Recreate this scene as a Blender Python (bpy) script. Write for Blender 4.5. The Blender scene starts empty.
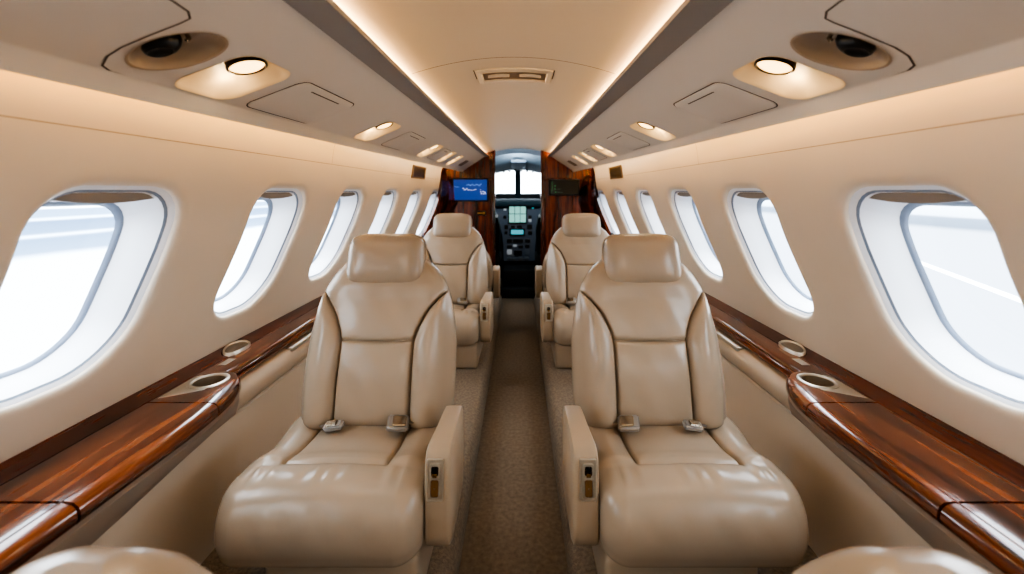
import bpy, bmesh, math, random
import numpy as np
from mathutils import Vector
random.seed(4)
H = 1.24                      # camera height: all section heights below are written relative to it
SC = bpy.context.scene
COL = SC.collection
PI = math.pi

# ------------------------------------------------------------------ helpers
def lin(c):
    return tuple(((v/255)/12.92 if v/255 <= .04045 else ((v/255+.055)/1.055)**2.4) for v in c)

def lerp(a, b, t): return a+(b-a)*t

def mat(name, col, rough=.5, metal=0, spec=.5, coat=0, coat_rough=.05, noise=None, bump=None, emit=None, estr=0, sheen=0):
    m = bpy.data.materials.new(name); m.use_nodes = True
    nt = m.node_tree; b = nt.nodes['Principled BSDF']
    c = (*lin(col), 1)
    b.inputs['Base Color'].default_value = c
    b.inputs['Roughness'].default_value = rough
    b.inputs['Metallic'].default_value = metal
    b.inputs['Specular IOR Level'].default_value = spec
    b.inputs['Coat Weight'].default_value = coat
    b.inputs['Coat Roughness'].default_value = coat_rough
    b.inputs['Sheen Weight'].default_value = sheen
    tc = nt.nodes.new('ShaderNodeTexCoord')
    if noise:                                   # (scale, amount): soft colour variation
        n = nt.nodes.new('ShaderNodeTexNoise'); n.inputs['Scale'].default_value = noise[0]; n.inputs['Detail'].default_value = 4
        nt.links.new(tc.outputs['Object'], n.inputs['Vector'])
        r = nt.nodes.new('ShaderNodeValToRGB')
        k = noise[1]
        r.color_ramp.elements[0].position = .3; r.color_ramp.elements[1].position = .7
        r.color_ramp.elements[0].color = (*[x*(1-k) for x in c[:3]], 1)
        r.color_ramp.elements[1].color = (*[min(1, x*(1+k)) for x in c[:3]], 1)
        nt.links.new(n.outputs['Fac'], r.inputs['Fac']); nt.links.new(r.outputs['Color'], b.inputs['Base Color'])
    if bump:                                    # list of (scale, strength, distance, kind)
        prev = None
        for (s, st, d, kind) in bump:
            if kind == 'voronoi':
                n = nt.nodes.new('ShaderNodeTexVoronoi'); out = 'Distance'
            else:
                n = nt.nodes.new('ShaderNodeTexNoise'); n.inputs['Detail'].default_value = 3; out = 'Fac'
            n.inputs['Scale'].default_value = s
            nt.links.new(tc.outputs['Object'], n.inputs['Vector'])
            bp = nt.nodes.new('ShaderNodeBump'); bp.inputs['Strength'].default_value = st; bp.inputs['Distance'].default_value = d
            nt.links.new(n.outputs[out], bp.inputs['Height'])
            if prev: nt.links.new(prev.outputs['Normal'], bp.inputs['Normal'])
            prev = bp
        nt.links.new(prev.outputs['Normal'], b.inputs['Normal'])
    if emit:
        b.inputs['Emission Color'].default_value = (*lin(emit), 1); b.inputs['Emission Strength'].default_value = estr
    return m

def wood(name, axis, cols, scale=14, rough=.16):
    m = bpy.data.materials.new(name); m.use_nodes = True
    nt = m.node_tree; b = nt.nodes['Principled BSDF']
    tc = nt.nodes.new('ShaderNodeTexCoord'); mp = nt.nodes.new('ShaderNodeMapping')
    s = [1, 1, 1]; s[axis] = .07
    mp.inputs['Scale'].default_value = s
    nt.links.new(tc.outputs['Object'], mp.inputs['Vector'])
    n = nt.nodes.new('ShaderNodeTexNoise'); n.inputs['Scale'].default_value = scale; n.inputs['Detail'].default_value = 7; n.inputs['Distortion'].default_value = .5
    n2 = nt.nodes.new('ShaderNodeTexNoise'); n2.inputs['Scale'].default_value = scale*5; n2.inputs['Detail'].default_value = 3
    nt.links.new(mp.outputs['Vector'], n.inputs['Vector']); nt.links.new(mp.outputs['Vector'], n2.inputs['Vector'])
    mx = nt.nodes.new('ShaderNodeMath'); mx.operation = 'MULTIPLY_ADD'; mx.inputs[1].default_value = .3
    nt.links.new(n2.outputs['Fac'], mx.inputs[0])
    ml = nt.nodes.new('ShaderNodeMath'); ml.operation = 'MULTIPLY'; ml.inputs[1].default_value = .72
    nt.links.new(n.outputs['Fac'], ml.inputs[0]); nt.links.new(ml.outputs[0], mx.inputs[2])
    r = nt.nodes.new('ShaderNodeValToRGB')
    e = r.color_ramp.elements
    e[0].position = .38; e[0].color = (*lin(cols[0]), 1)
    e[1].position = .62; e[1].color = (*lin(cols[2]), 1)
    k = e.new(.5); k.color = (*lin(cols[1]), 1)
    nt.links.new(mx.outputs[0], r.inputs['Fac']); nt.links.new(r.outputs['Color'], b.inputs['Base Color'])
    b.inputs['Roughness'].default_value = rough
    b.inputs['Coat Weight'].default_value = .8; b.inputs['Coat Roughness'].default_value = .04
    return m

def mesh(name, V, F, m, parent=None, sharp=40, recalc=True, smooth=True):
    me = bpy.data.meshes.new(name)
    me.from_pydata([tuple(map(float, v)) for v in V], [], [tuple(f) for f in F])
    if recalc:
        bm = bmesh.new(); bm.from_mesh(me); bmesh.ops.recalc_face_normals(bm, faces=bm.faces); bm.to_mesh(me); bm.free()
    if smooth:
        me.polygons.foreach_set('use_smooth', [True]*len(me.polygons)); me.set_sharp_from_angle(angle=math.radians(sharp))
    me.update()
    o = bpy.data.objects.new(name, me)
    if m: me.materials.append(m)
    COL.objects.link(o)
    if parent: o.parent = parent
    return o

def bmobj(name, bm, m, parent=None, sharp=40):
    me = bpy.data.meshes.new(name); bm.to_mesh(me); bm.free()
    me.polygons.foreach_set('use_smooth', [True]*len(me.polygons)); me.set_sharp_from_angle(angle=math.radians(sharp))
    o = bpy.data.objects.new(name, me); me.materials.append(m); COL.objects.link(o)
    if parent: o.parent = parent
    return o

def rbox(name, lo, hi, r, m, parent=None, seg=3, warp=None):
    bm = bmesh.new(); bmesh.ops.create_cube(bm, size=1)
    for v in bm.verts:
        v.co = Vector([lerp(lo[i], hi[i], v.co[i]+.5) for i in range(3)])
    if r: bmesh.ops.bevel(bm, geom=list(bm.edges), offset=r, segments=seg, affect='EDGES', profile=.5)
    if warp:
        for v in bm.verts: v.co = Vector(warp(v.co))
    return bmobj(name, bm, m, parent)

def loft(rings, closed=True, cap=(False, False)):
    n = len(rings[0]); V = [p for r in rings for p in r]; F = []
    for i in range(len(rings)-1):
        for j in range(n if closed else n-1):
            k = (j+1) % n
            F.append((i*n+j, i*n+k, (i+1)*n+k, (i+1)*n+j))
    if cap[0]: F.append(tuple(range(n))[::-1])
    if cap[1]: F.append(tuple((len(rings)-1)*n+j for j in range(n)))
    return V, F

def empty(name, loc=(0, 0, 0), rz=0):
    o = bpy.data.objects.new(name, None); COL.objects.link(o); o.location = loc; o.rotation_euler = (0, 0, rz); o.empty_display_size = .1
    return o

def tag(o, label=None, cat=None, group=None, kind=None):
    if label: o['label'] = label
    if cat: o['category'] = cat
    if group: o['group'] = group
    if kind: o['kind'] = kind
    return o

def copy_tree(o, parent=None):
    c = o.copy(); COL.objects.link(c)
    if parent: c.parent = parent
    for ch in list(o.children): copy_tree(ch, c)
    return c

def cut(o, cutter):
    md = o.modifiers.new('cut', 'BOOLEAN'); md.operation = 'DIFFERENCE'; md.solver = 'EXACT'; md.use_self = True; md.object = cutter
    bpy.context.view_layer.update()
    dg = bpy.context.evaluated_depsgraph_get()
    me = bpy.data.meshes.new_from_object(o.evaluated_get(dg))
    o.modifiers.clear()
    if len(me.polygons): o.data = me
    else: print('CUT FAILED', o.name); me = o.data
    bpy.data.objects.remove(cutter)
    me.polygons.foreach_set('use_smooth', [True]*len(me.polygons)); me.set_sharp_from_angle(angle=math.radians(30))

def tube(name, pts, r, m, parent=None, n=10):
    rings = []
    P = [Vector(p) for p in pts]
    for i, p in enumerate(P):
        t = (P[min(i+1, len(P)-1)]-P[max(i-1, 0)]).normalized()
        a = t.orthogonal().normalized() if abs(t.z) > .9 else t.cross(Vector((0, 0, 1))).normalized()
        b = t.cross(a)
        rings.append([p+r*(math.cos(k*2*PI/n)*a+math.sin(k*2*PI/n)*b) for k in range(n)])
    return mesh(name, *loft(rings, True, (True, True)), m, parent)

def catmull(P, n=8, closed=True):
    P = [np.array(p, float) for p in P]; out = []; L = len(P)
    for i in range(L if closed else L-1):
        if closed: a, b, c, d = P[i-1], P[i], P[(i+1) % L], P[(i+2) % L]
        else: a, b, c, d = P[max(i-1, 0)], P[i], P[i+1], P[min(i+2, L-1)]
        for k in range(n):
            t = k/n
            out.append(.5*((2*b)+(c-a)*t+(2*a-5*b+4*c-d)*t*t+(3*b-a-3*c+d)*t**3))
    if not closed: out.append(P[-1])
    return out

# ------------------------------------------------------------------ materials
LEATHER = mat('leather_beige', (166, 152, 135), .25, spec=.5, noise=(3, .05), bump=[(9, .10, .02, 'noise'), (420, .10, .001, 'voronoi')])
LEATHER2 = mat('leather_panel', (162, 147, 128), .5, noise=(3, .04), bump=[(400, .08, .001, 'voronoi')])
ARM = mat('armrest_shell', (168, 152, 132), .36, bump=[(350, .06, .001, 'voronoi')])
SEAM = mat('dark_seam', (70, 55, 42), .8)
WALL = mat('wall_cream', (220, 208, 191), .62, noise=(2.2, .03), bump=[(160, .08, .001, 'noise')])
WALLSEAM = mat('wall_seam', (176, 156, 130), .7)
LOWER = mat('lower_panel', (198, 185, 168), .6, bump=[(220, .06, .001, 'noise')])
RAIL = mat('padded_rail', (186, 172, 154), .45, bump=[(300, .06, .001, 'voronoi')])
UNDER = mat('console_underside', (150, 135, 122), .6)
CEIL = mat('headliner', (180, 168, 150), .5, bump=[(200, .05, .001, 'noise')])
BIN = mat('bin_grey', (206, 199, 190), .5, bump=[(260, .05, .0008, 'noise')])
LIP = mat('bin_lip_shaded', (140, 133, 126), .5)
GAP = mat('gap_dark', (84, 73, 63), .8)
WHITE = mat('window_white', (232, 234, 238), .35)
GASKET = mat('window_gasket', (138, 152, 172), .5)
SHADE = mat('window_shade', (150, 144, 138), .6)
CARPET = mat('carpet_brown', (118, 106, 92), .95, spec=.1, noise=(60, .18), bump=[(500, .5, .004, 'noise')])
WEAVE = mat('carpet_weave', (130, 119, 106), .95, spec=.1, noise=(90, .22), bump=[(230, .7, .004, 'voronoi')])
CHROME = mat('polished_metal', (200, 194, 184), .18, metal=1)
CUP = mat('cup_metal', (176, 164, 148), .32, metal=.75)
NICKEL = mat('satin_metal', (206, 200, 188), .34, metal=.75)
BUCKLE = mat('buckle_grey', (168, 166, 164), .42, metal=.55)
BRONZE = mat('bronze', (126, 94, 58), .35, metal=.35)
BRASS = mat('brass', (190, 150, 90), .25, metal=1)
DARKMETAL = mat('dark_metal', (60, 52, 46), .3, metal=1)
BLACK = mat('black_plastic', (14, 14, 16), .35)
WOODY = wood('wood_ledge', 1, ((32, 11, 6), (88, 41, 20), (138, 76, 42)), 22)
WOODZ = wood('wood_bulkhead', 2, ((40, 12, 6), (98, 38, 18), (146, 64, 30)), 20)
WOODD = wood('wood_dark', 2, ((30, 11, 6), (72, 29, 15), (110, 48, 25)), 18)
WOODB = wood('wood_border', 1, ((34, 12, 6), (78, 33, 16), (104, 48, 24)), 20)
COVE = mat('cove_led', (255, 220, 160), .5, emit=(255, 218, 166), estr=32)
WASH = mat('wall_wash_led', (255, 200, 130), .5, emit=(255, 203, 100), estr=15)
LAMP = mat('lamp_glow', (255, 235, 200), .5, emit=(255, 206, 136), estr=3.6)
LINER = mat('light_recess', (238, 212, 168), .45)
VENTBOWL = mat('vent_bowl', (168, 150, 128), .5)
COCKPIT = mat('cockpit_grey', (104, 114, 124), .6)
PANEL = mat('instrument_grey', (96, 106, 120), .5)
COCKDARK = mat('cockpit_black', (16, 19, 22), .6)
TEAL = mat('glareshield', (24, 48, 56), .7)
SCREEN = mat('avionics_screen', (30, 60, 60), .3, emit=(150, 215, 205), estr=.9)
SCREEN2 = mat('avionics_header', (20, 60, 70), .3, emit=(70, 170, 180), estr=.8)
SCREEN3 = mat('radio_screen', (20, 60, 70), .3, emit=(90, 180, 195), estr=.9)
BLUE = mat('monitor_blue', (10, 40, 110), .3, emit=(16, 78, 170), estr=.6)
MARK = mat('monitor_marks', (200, 210, 230), .4, emit=(200, 214, 240), estr=.9)
DIM = mat('monitor_dark', (18, 24, 22), .25)
GREEN = mat('monitor_green', (20, 60, 40), .4, emit=(60, 170, 105), estr=1.4)
LITE = mat('button_light', (180, 185, 190), .5, emit=(180, 185, 190), estr=.25)
GRILLE = mat('grille_brown', (120, 100, 78), .5)

def glass_mat():
    m = bpy.data.materials.new('window_glass'); m.use_nodes = True
    nt = m.node_tree; nt.nodes.clear()
    out = nt.nodes.new('ShaderNodeOutputMaterial'); mix = nt.nodes.new('ShaderNodeMixShader')
    tr = nt.nodes.new('ShaderNodeBsdfTransparent'); gl = nt.nodes.new('ShaderNodeBsdfGlossy')
    tr.inputs['Color'].default_value = (.93, .96, .98, 1); gl.inputs['Roughness'].default_value = .03
    lw = nt.nodes.new('ShaderNodeLayerWeight'); lw.inputs['Blend'].default_value = .5
    pw = nt.nodes.new('ShaderNodeMath'); pw.operation = 'POWER'; pw.inputs[1].default_value = 5; nt.links.new(lw.outputs['Facing'], pw.inputs[0])
    fr = nt.nodes.new('ShaderNodeMath'); fr.operation = 'MULTIPLY_ADD'; fr.inputs[1].default_value = .6; fr.inputs[2].default_value = .03; nt.links.new(pw.outputs[0], fr.inputs[0])
    nt.links.new(fr.outputs[0], mix.inputs[0]); nt.links.new(tr.outputs[0], mix.inputs[1]); nt.links.new(gl.outputs[0], mix.inputs[2])
    nt.links.new(mix.outputs[0], out.inputs['Surface'])
    return m
GLASS = glass_mat()

# ------------------------------------------------------------------ cabin section
PITCH = .664; W0 = .967
YB, YF = -1.66, 4.62                 # rear wall, forward bulkhead
WZ = [-1.26, -1.1, -.66, -.45, -.30, -.15, 0, .10, .20, .25, .30, .36, .42, .47, .52]
WX = [1.12, 1.15, 1.15, 1.064, .992, .926, .876, .860, .849, .838, .80, .73, .64, .52, .36]
def wallx(z, y):
    x = float(np.interp(z, WZ, WX))
    # smooth the polyline a little so the curve has no facets
    x = .5*x+.25*float(np.interp(z-.04, WZ, WX))+.25*float(np.interp(z+.04, WZ, WX))
    u = max(0, (y-2.4)/2.2)
    return x*(1-.075*u*u)

ZC = -.226; HW, HH, HR = .177, .240, .140       # window opening: half width, half height, corner radius
def rrect(hw, hh, r, n):
    """rounded rectangle as direction-angle samples -> list of (y,z); n points, same angles for every size"""
    out = []
    r0 = r
    for k in range(n):
        a = ANG[k]; c, s = math.cos(a), math.sin(a); r = r0*(.72 if s > 0 else 1)
        lo, hi = 0, 3
        for _ in range(40):
            m_ = (lo+hi)/2
            q = (max(abs(c*m_)-(hw-r), 0), max(abs(s*m_)-(hh-r), 0))
            if abs(c*m_) < hw-r: inside = abs(s*m_) < hh
            elif abs(s*m_) < hh-r: inside = abs(c*m_) < hw
            else: inside = q[0]**2+q[1]**2 < r*r
            if inside: lo = m_
            else: hi = m_
        out.append((c*lo, s*lo))
    return out
CZ0, CZ1 = -.60, .17                            # cell below/above the window
base = [2*PI*k/72 for k in range(72)]
corn = [math.atan2(CZ1-ZC, PITCH/2), PI-math.atan2(CZ1-ZC, PITCH/2), PI+math.atan2(ZC-CZ0, PITCH/2), 2*PI-math.atan2(ZC-CZ0, PITCH/2)]
ANG = sorted(base+corn); NA = len(ANG)
RECT = []
for a in ANG:
    c, s = math.cos(a), math.sin(a)
    t = min(PITCH/2/abs(c) if abs(c) > 1e-9 else 9, ((CZ1-ZC) if s > 0 else (ZC-CZ0))/abs(s) if abs(s) > 1e-9 else 9)
    RECT.append((c*t, s*t))
LOOP = {}
def hole(d):                                    # loop grown by d (shrunk when negative)
    k = round(d, 4)
    if k not in LOOP: LOOP[k] = rrect(HW+d, HH+d, max(.02, HR+d*.9), NA)
    return LOOP[k]

WIN_Y = [W0+PITCH*k for k in range(-3, 6)]
def side_wall(side, name):
    V, F = [], []
    def add(y, z, dx=0):
        V.append((side*(wallx(z, y)+dx), y, z+H)); return len(V)-1
    S = [0, .0015, .004, .008, .013, .019, .026, .04, .06]
    for yc in WIN_Y:
        prev = None
        loops = []
        for s in S:
            q = max(0, 1-s/.026); dx = .020*(1-math.sqrt(max(0, 1-q*q)))
            loops.append([(p[0], p[1], dx) for p in hole(s)])
        for f in (.35, .7, 1):
            b = hole(.06)
            loops.append([(lerp(b[i][0], RECT[i][0], f), lerp(b[i][1], RECT[i][1], f), 0) for i in range(NA)])
        for lp in loops:
            ids = [add(yc+p[0], ZC+p[1], p[2]) for p in lp]
            if prev:
                for i in range(NA):
                    j = (i+1) % NA; F.append((prev[i], prev[j], ids[j], ids[i]))
            prev = ids
    y0, y1 = WIN_Y[0]-PITCH/2, WIN_Y[-1]+PITCH/2
    def strip(ys, zs):
        g = [[add(y, z) for z in zs] for y in ys]
        for i in range(len(ys)-1):
            for j in range(len(zs)-1): F.append((g[i][j], g[i+1][j], g[i+1][j+1], g[i][j+1]))
    ys = list(np.linspace(y0, y1, 55))
    strip(ys, [-1.26, -1.1, -.9, -.75, -.70, -.66, -.63, CZ0])
    strip(ys, [CZ1, .19, .21, .24, .27, .30, .33, .36, .39, .42, .45, .48, .52])
    allz = list(np.linspace(-1.26, .52, 40))
    strip([YB, y0], allz); strip([y1, YF+.08], allz)
    o = mesh(name, V, F, WALL, None, 60)
    bm = bmesh.new(); bm.from_mesh(o.data); bmesh.ops.remove_doubles(bm, verts=bm.verts, dist=.0005); bm.to_mesh(o.data); bm.free()
    ys = list(np.linspace(YB+.01, YF-.32, 60))
    mesh('panel_seam', [(side*(wallx(z, y)-.0009), y, z+H) for y in ys for z in (.128, .1305)], [(2*i, 2*i+1, 2*i+3, 2*i+2) for i in range(59)], WALLSEAM, o)
    for yc in WIN_Y[:-1:2]:
        zz = list(np.linspace(.13, .28, 12))
        mesh('panel_seam', [(side*(wallx(z, yc+.33)-.0009), yc+.33+dy, z+H) for z in zz for dy in (-.0014, .0014)], [(2*i, 2*i+1, 2*i+3, 2*i+2) for i in range(11)], WALLSEAM, o)
    tag(o, 'cream curved cabin sidewall on the %s of the aisle' % ('left' if side < 0 else 'right'), 'wall', kind='structure')
    return o
side_wall(-1, 'wall_left'); side_wall(1, 'wall_right')

# ------------------------------------------------------------------ windows
def window(side, yc, idx, where):
    root = empty('window_%d' % idx, (side*wallx(ZC, yc), yc, ZC+H))
    tag(root, where, 'window', kind='structure')
    ox, oy, oz = root.location
    def P(pt, dx):
        y, z = yc+pt[0], ZC+pt[1]
        return (side*(wallx(z, y)+dx)-ox, y-oy, z+H-oz)
    def band(nm, steps, m):
        return mesh(nm, *loft([[P(p, dx) for p in hole(d)] for (d, dx) in steps]), m, root, 50)
    band('window_frame', [(.001, .018), (-.003, .022), (-.006, .026), (-.009, .03)], WHITE)
    band('inner_gasket', [(-.009, .03), (-.0105, .0305), (-.012, .034), (-.014, .035)], GASKET)
    band('window_reveal', [(-.014, .035), (-.018, .05), (-.026, .085), (-.032, .107), (-.036, .118)], WHITE)
    band('outer_gasket', [(-.036, .118), (-.040, .120), (-.044, .124), (-.047, .130)], GASKET)
    rings = [[P((p[0]*f, p[1]*f), .130) for p in hole(-.047)] for f in (1, .8, .6, .4, .2, .05)]
    V, F = loft(rings, True, (False, True))
    mesh('glass_pane', V, F, GLASS, root, 60)
    # retracted pull-down shade, its lower edge showing at the top of the reveal
    rg = []
    for dx in (.042, .052):
        top = [p for p in hole(-.015) if p[1] > HH*.80]
        top.sort()
        edge = [(p[0]*.99, p[1]) for p in top]
        rg.append(([P(p, dx) for p in top], [P((p[0], min(p[1], HH*.875-.010*(1-(p[0]/.12)**2))), dx) for p in edge]))
    V, F = [], []
    n = len(rg[0][0])
    for a, b in rg: V += a+b
    for i in range(n-1):
        F += [(i, i+1, n+i+1, n+i), (2*n+i, 2*n+i+1, 3*n+i+1, 3*n+i), (n+i, n+i+1, 3*n+i+1, 3*n+i)]
    mesh('window_shade', V, F, SHADE, root, 40)
    # sky portal for this opening (guides sampling only)
    L = bpy.data.lights.new('portal', 'AREA'); L.shape = 'RECTANGLE'; L.size = .34; L.size_y = .54
    L.cycles.is_portal = True
    po = bpy.data.objects.new('portal', L); COL.objects.link(po)
    po.location = (side*(wallx(ZC, yc)+.20), yc, ZC+H)
    po.rotation_euler = Vector((-side, 0, 0)).to_track_quat('-Z', 'Z').to_euler()

ordn = ['first', 'second', 'third', 'fourth', 'fifth', 'sixth']
n = 0
for side, sn in ((-1, 'left'), (1, 'right')):
    for k, y in enumerate(WIN_Y):
        n += 1
        if k >= 3: lab = 'oval cabin window on the %s sidewall, %s in line counting from the camera' % (sn, ordn[k-3])
        else: lab = 'oval cabin window on the %s sidewall behind the camera, %s from the rear wall' % (sn, ordn[k])
        window(side, y, n, lab)

# ------------------------------------------------------------------ ceiling
def ceil_z(x, y):
    z0 = lerp(.462, .486, max(0, y-.6)/4)
    return z0-.058*min(1, abs(x)/.352)**2
def make_ceiling():
    xs = [-.45, -.40]+list(np.linspace(-.352, .352, 33))+[.40, .45]
    ys = [YB, -.4, .3, .6]+[1.45, 1.4515, 1.4545, 1.456]+[2.4, 3.5, YF+.1]
    rings = [[(x, y, ceil_z(x, y)+H) for x in xs] for y in ys]
    o = mesh('ceiling', *loft(rings, False), CEIL, None, 30)
    mesh('headliner_seam', [(x, yy, ceil_z(x, yy)+H-.0008) for yy in (1.4505, 1.4545) for x in xs[2:-2]], [(i, i+1, 33+i+1, 33+i) for i in range(32)], GAP, o)
    tag(o, 'arched cream headliner running between the two light coves', 'ceiling', kind='structure')
make_ceiling()

def vent_panel():
    yc = 1.67
    root = empty('ceiling_air_outlet', (0, yc, ceil_z(0, yc)+H))
    tag(root, 'shallow rectangular air outlet recessed in the centre of the headliner', 'air outlet')
    def P(x, y, d): return (x, y-yc, ceil_z(x, y)+H-d-root.location.z)
    # thin frame
    o_, i_ = (.150, .095), (.132, .062)
    def ring(w, l, d, n=16):
        pts = []
        for k in range(n): pts.append(P(-w+2*w*k/n, yc-l, d))
        for k in range(n): pts.append(P(w, yc-l+2*l*k/n, d))
        for k in range(n): pts.append(P(w-2*w*k/n, yc+l, d))
        for k in range(n): pts.append(P(-w, yc+l-2*l*k/n, d))
        return pts
    mesh('outlet_frame', *loft([ring(.146, .092, .000), ring(.146, .092, .006), ring(.128, .066, .010), ring(.124, .06, .002)]), CEIL, root)
    mesh('outlet_back', *loft([ring(.126, .062, .0015), ring(.06, .03, .0015), ring(.01, .005, .0015)], True, (False, True)), GRILLE, root)
    for s in (-1, 1):
        rg = []
        for k in range(9):
            x = lerp(.02, .105, k/8)*s; w = .012+.012*math.sin(k/8*PI)
            rg.append([P(x, yc-w, .003), P(x, yc, .011), P(x, yc+w, .003)])
        mesh('outlet_vane', *loft(rg, False), CEIL, root)
    for s in (-1, 1):
        mesh('outlet_gap', [P(s*.150, yc-.095, .0012), P(s*.154, yc-.095, .0012), P(s*.154, yc+.03, .0012), P(s*.150, yc+.03, .0012)], [(0, 1, 2, 3)], GAP, root)
vent_panel()

# ------------------------------------------------------------------ overhead bins / service panels
def sec(y):
    u = max(0, (y-.6)/4.0)
    L_ = lambda a, b: lerp(a, b, u)
    return {'A': (L_(.348, .333), L_(.362, .392)), 'B': (L_(.432, .365), L_(.362, .388)), 'C': (L_(.79, .59), L_(.235, .245)),
            'D': (L_(.808, .605), L_(.194, .220)), 'E': (L_(.818, .614), L_(.198, .223)), 'F': (L_(.790, .60), L_(.262, .262))}
def binpt(side, y, t, d=0):
    s = sec(y); B, C = s['B'], s['C']
    nx, nz = -(C[1]-B[1]), (C[0]-B[0]); l = math.hypot(nx, nz); nx /= l; nz /= l   # normal, up and outboard
    return (side*(B[0]+(C[0]-B[0])*t+nx*d), y, B[1]+(C[1]-B[1])*t+nz*d+H)

def rr2(cy, ct, hy, ht, r, n=10, skew=0):
    """rounded rectangle in (y, t*.36)"""
    pts = []
    for (sx, sy, a0) in ((1, 1, 0), (-1, 1, 90), (-1, -1, 180), (1, -1, 270)):
        for k in range(n+1):
            a = math.radians(a0+90*k/n)
            y = sx*(hy-r)+r*math.cos(a); w = sy*(ht*.36-r)+r*math.sin(a)
            pts.append((cy+y+skew*w, ct+w/.36))
    return pts
def oval2(cy, ct, hy, ht, n=44, rot=0):
    return [(cy+hy*math.cos(a), ct+ht*math.sin(a)) for a in [2*PI*k/n for k in range(n)]]

LIGHTS = [(-.86, 1), (.07, 1), (1.02, 1), (1.93, 1), (2.87, 1), (3.40, .8), (3.74, .8)]
VENT = (.836, .655, .060, .235)
def downlight_loops(cy, k):
    # (depth, half y, half t, radius, offset t)
    return [(d, rr2(cy+oy, .70+ot, hy*k, ht, r*k)) for (d, hy, ht, r, oy, ot) in
            ((0, .090, .270, .045, 0, 0), (.006, .084, .258, .043, 0, 0), (.022, .074, .225, .040, -.004, -.03), (.038, .062, .175, .038, -.010, -.075))]
def make_bin(side, sn):
    ys = [YB+.01, -1, -.5]+list(np.linspace(-.25, YF-.004, 62))
    rings = []
    for y in ys:
        s = sec(y); A, B, C, D, E_, F_ = (s[k] for k in 'ABCDEF')
        prof = [A, (B[0]-.006, B[1]), (B[0]+.008, B[1]-.003)]
        for q in (.25, .5, .75): prof.append((lerp(B[0], C[0], q), lerp(B[1], C[1], q)))
        prof += [(C[0]-.004, C[1]+.0014), (C[0]+.002, C[1]-.004), D, E_, F_, (F_[0]-.06, F_[1]+.07), (F_[0]-.2, .40+max(0, y-.6)*.003-.002), (A[0]+.09, .397+max(0, y-.6)*.0055), (A[0]+.075, A[1]+.012), (A[0]+.002, A[1]+.012)]
        rings.append([(side*p[0], y, p[1]+H) for p in prof])
    root = mesh('overhead_bin', *loft(rings, True, (True, True)), BIN, None, 25)
    tag(root, 'long grey overhead service panel above the %s-hand row of windows' % sn, 'overhead bin')
    # recesses
    V, F = [], []
    def addc(loops):
        n0 = len(V)
        v, f = loft(loops, True, (True, True)); V.extend(v); F.extend([tuple(i+n0 for i in q) for q in f])
    g = 1.012
    for cy, k in LIGHTS:
        lp = downlight_loops(cy, k)
        grow = lambda pts: [(cy+(p[0]-cy)*g, .70+(p[1]-.70)*g) for p in pts]
        addc([[binpt(side, y, t, -.01) for y, t in grow(lp[0][1])]]+[[binpt(side, y, t, d+.0012) for y, t in grow(pts)] for d, pts in lp])
    vl = vent_loops()
    addc([[binpt(side, y, t, -.01) for y, t in oval2(VENT[0], VENT[1], VENT[2]*g, VENT[3]*g)]]+[[binpt(side, y, t, d+.0012) for y, t in pts] for d, pts in vl])
    cutter = mesh('cutter', V, F, None, None)
    cut(root, cutter)
    root.data.materials.clear(); root.data.materials.append(BIN)
    # inboard lip beside the cove, its shade put into a darker grey
    rg = []
    for y in ys:
        A, B = sec(y)['A'], sec(y)['B']
        rg.append([(side*p[0], y, p[1]+H) for p in ((A[0]-.002, A[1]+.013), (A[0]-.003, A[1]-.001), (A[0]+.006, A[1]-.0025), (B[0]-.004, B[1]-.0025), (B[0]-.003, B[1]+.001))])
    mesh('shaded_lip', *loft(rg, False), LIP, root)
    # long seams and hinged doors
    def groove(pts, w=.0018, closed=True, nm='panel_gap', dd=-.0008):
        n_ = len(pts); V, F = [], []
        for i, p in enumerate(pts):
            a = pts[i-1] if (closed or i) else pts[i]; b = pts[(i+1) % n_] if (closed or i < n_-1) else pts[i]
            ty, tt = b[0]-a[0], (b[1]-a[1])*.36; l = math.hypot(ty, tt) or 1
            ny, nt_ = -tt/l, ty/l
            for sg in (-1, 1): V.append(binpt(side, p[0]+sg*w*ny, p[1]+sg*w*nt_/.36, dd))
        for i in range(n_ if closed else n_-1):
            j = (i+1) % n_; F.append((2*i, 2*i+1, 2*j+1, 2*j))
        return mesh(nm, V, F, GAP, root)
    def door(cy, ct, hy, ht, r=.03, inset=True):
        loops = [(0, rr2(cy, ct, hy, ht, r)), (-.0025, rr2(cy, ct, hy-.0005, ht-.0015, r)), (-.004, rr2(cy, ct, hy-.004, ht-.012, r-.004)), (-.004, rr2(cy, ct, hy*.5, ht*.5, r*.5))]
        d = mesh('access_door', *loft([[binpt(side, y, t, dd) for y, t in p] for dd, p in loops], True, (False, True)), BIN, root, 30)
        groove(rr2(cy, ct, hy+.0025, ht+.007, r+.0025), .002)
        if inset:
            q = groove([(cy-hy*.55, ct-ht*.72), (cy+hy*.5, ct-ht*.72)], .0024, False, 'finger_slot', -.0046)
            q.parent = d
    door(1.33, .70, .165, .255); door(2.32, .70, .16, .25, inset=True); door(3.14, .70, .11, .24); door(-.4, .7, .17, .25)
    # big hatch behind the vent, its corner reaching forward around the vent bowl
    groove([(-.2, .33), (.3, .335), (.64, .345), (.70, .352), (.735, .365), (.754, .40), (.757, .46), (.759, .60), (.764, .78), (.774, .88), (.794, .965), (.818, .995), (.86, 1.0)], .002, False)
    groove([(-1.5, .33), (-.2, .33)], .0026, False)
    # forward slot
    mesh('air_slot', *loft([[binpt(side, y, t, d) for y, t in rr2(4.17, .70, .075*k, .17*k, .012)] for d, k in ((0, 1), (-.003, 1), (-.004, .9), (-.002, .8), (-.002, .3))], True, (False, True)), GRILLE, root)
    return root
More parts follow.
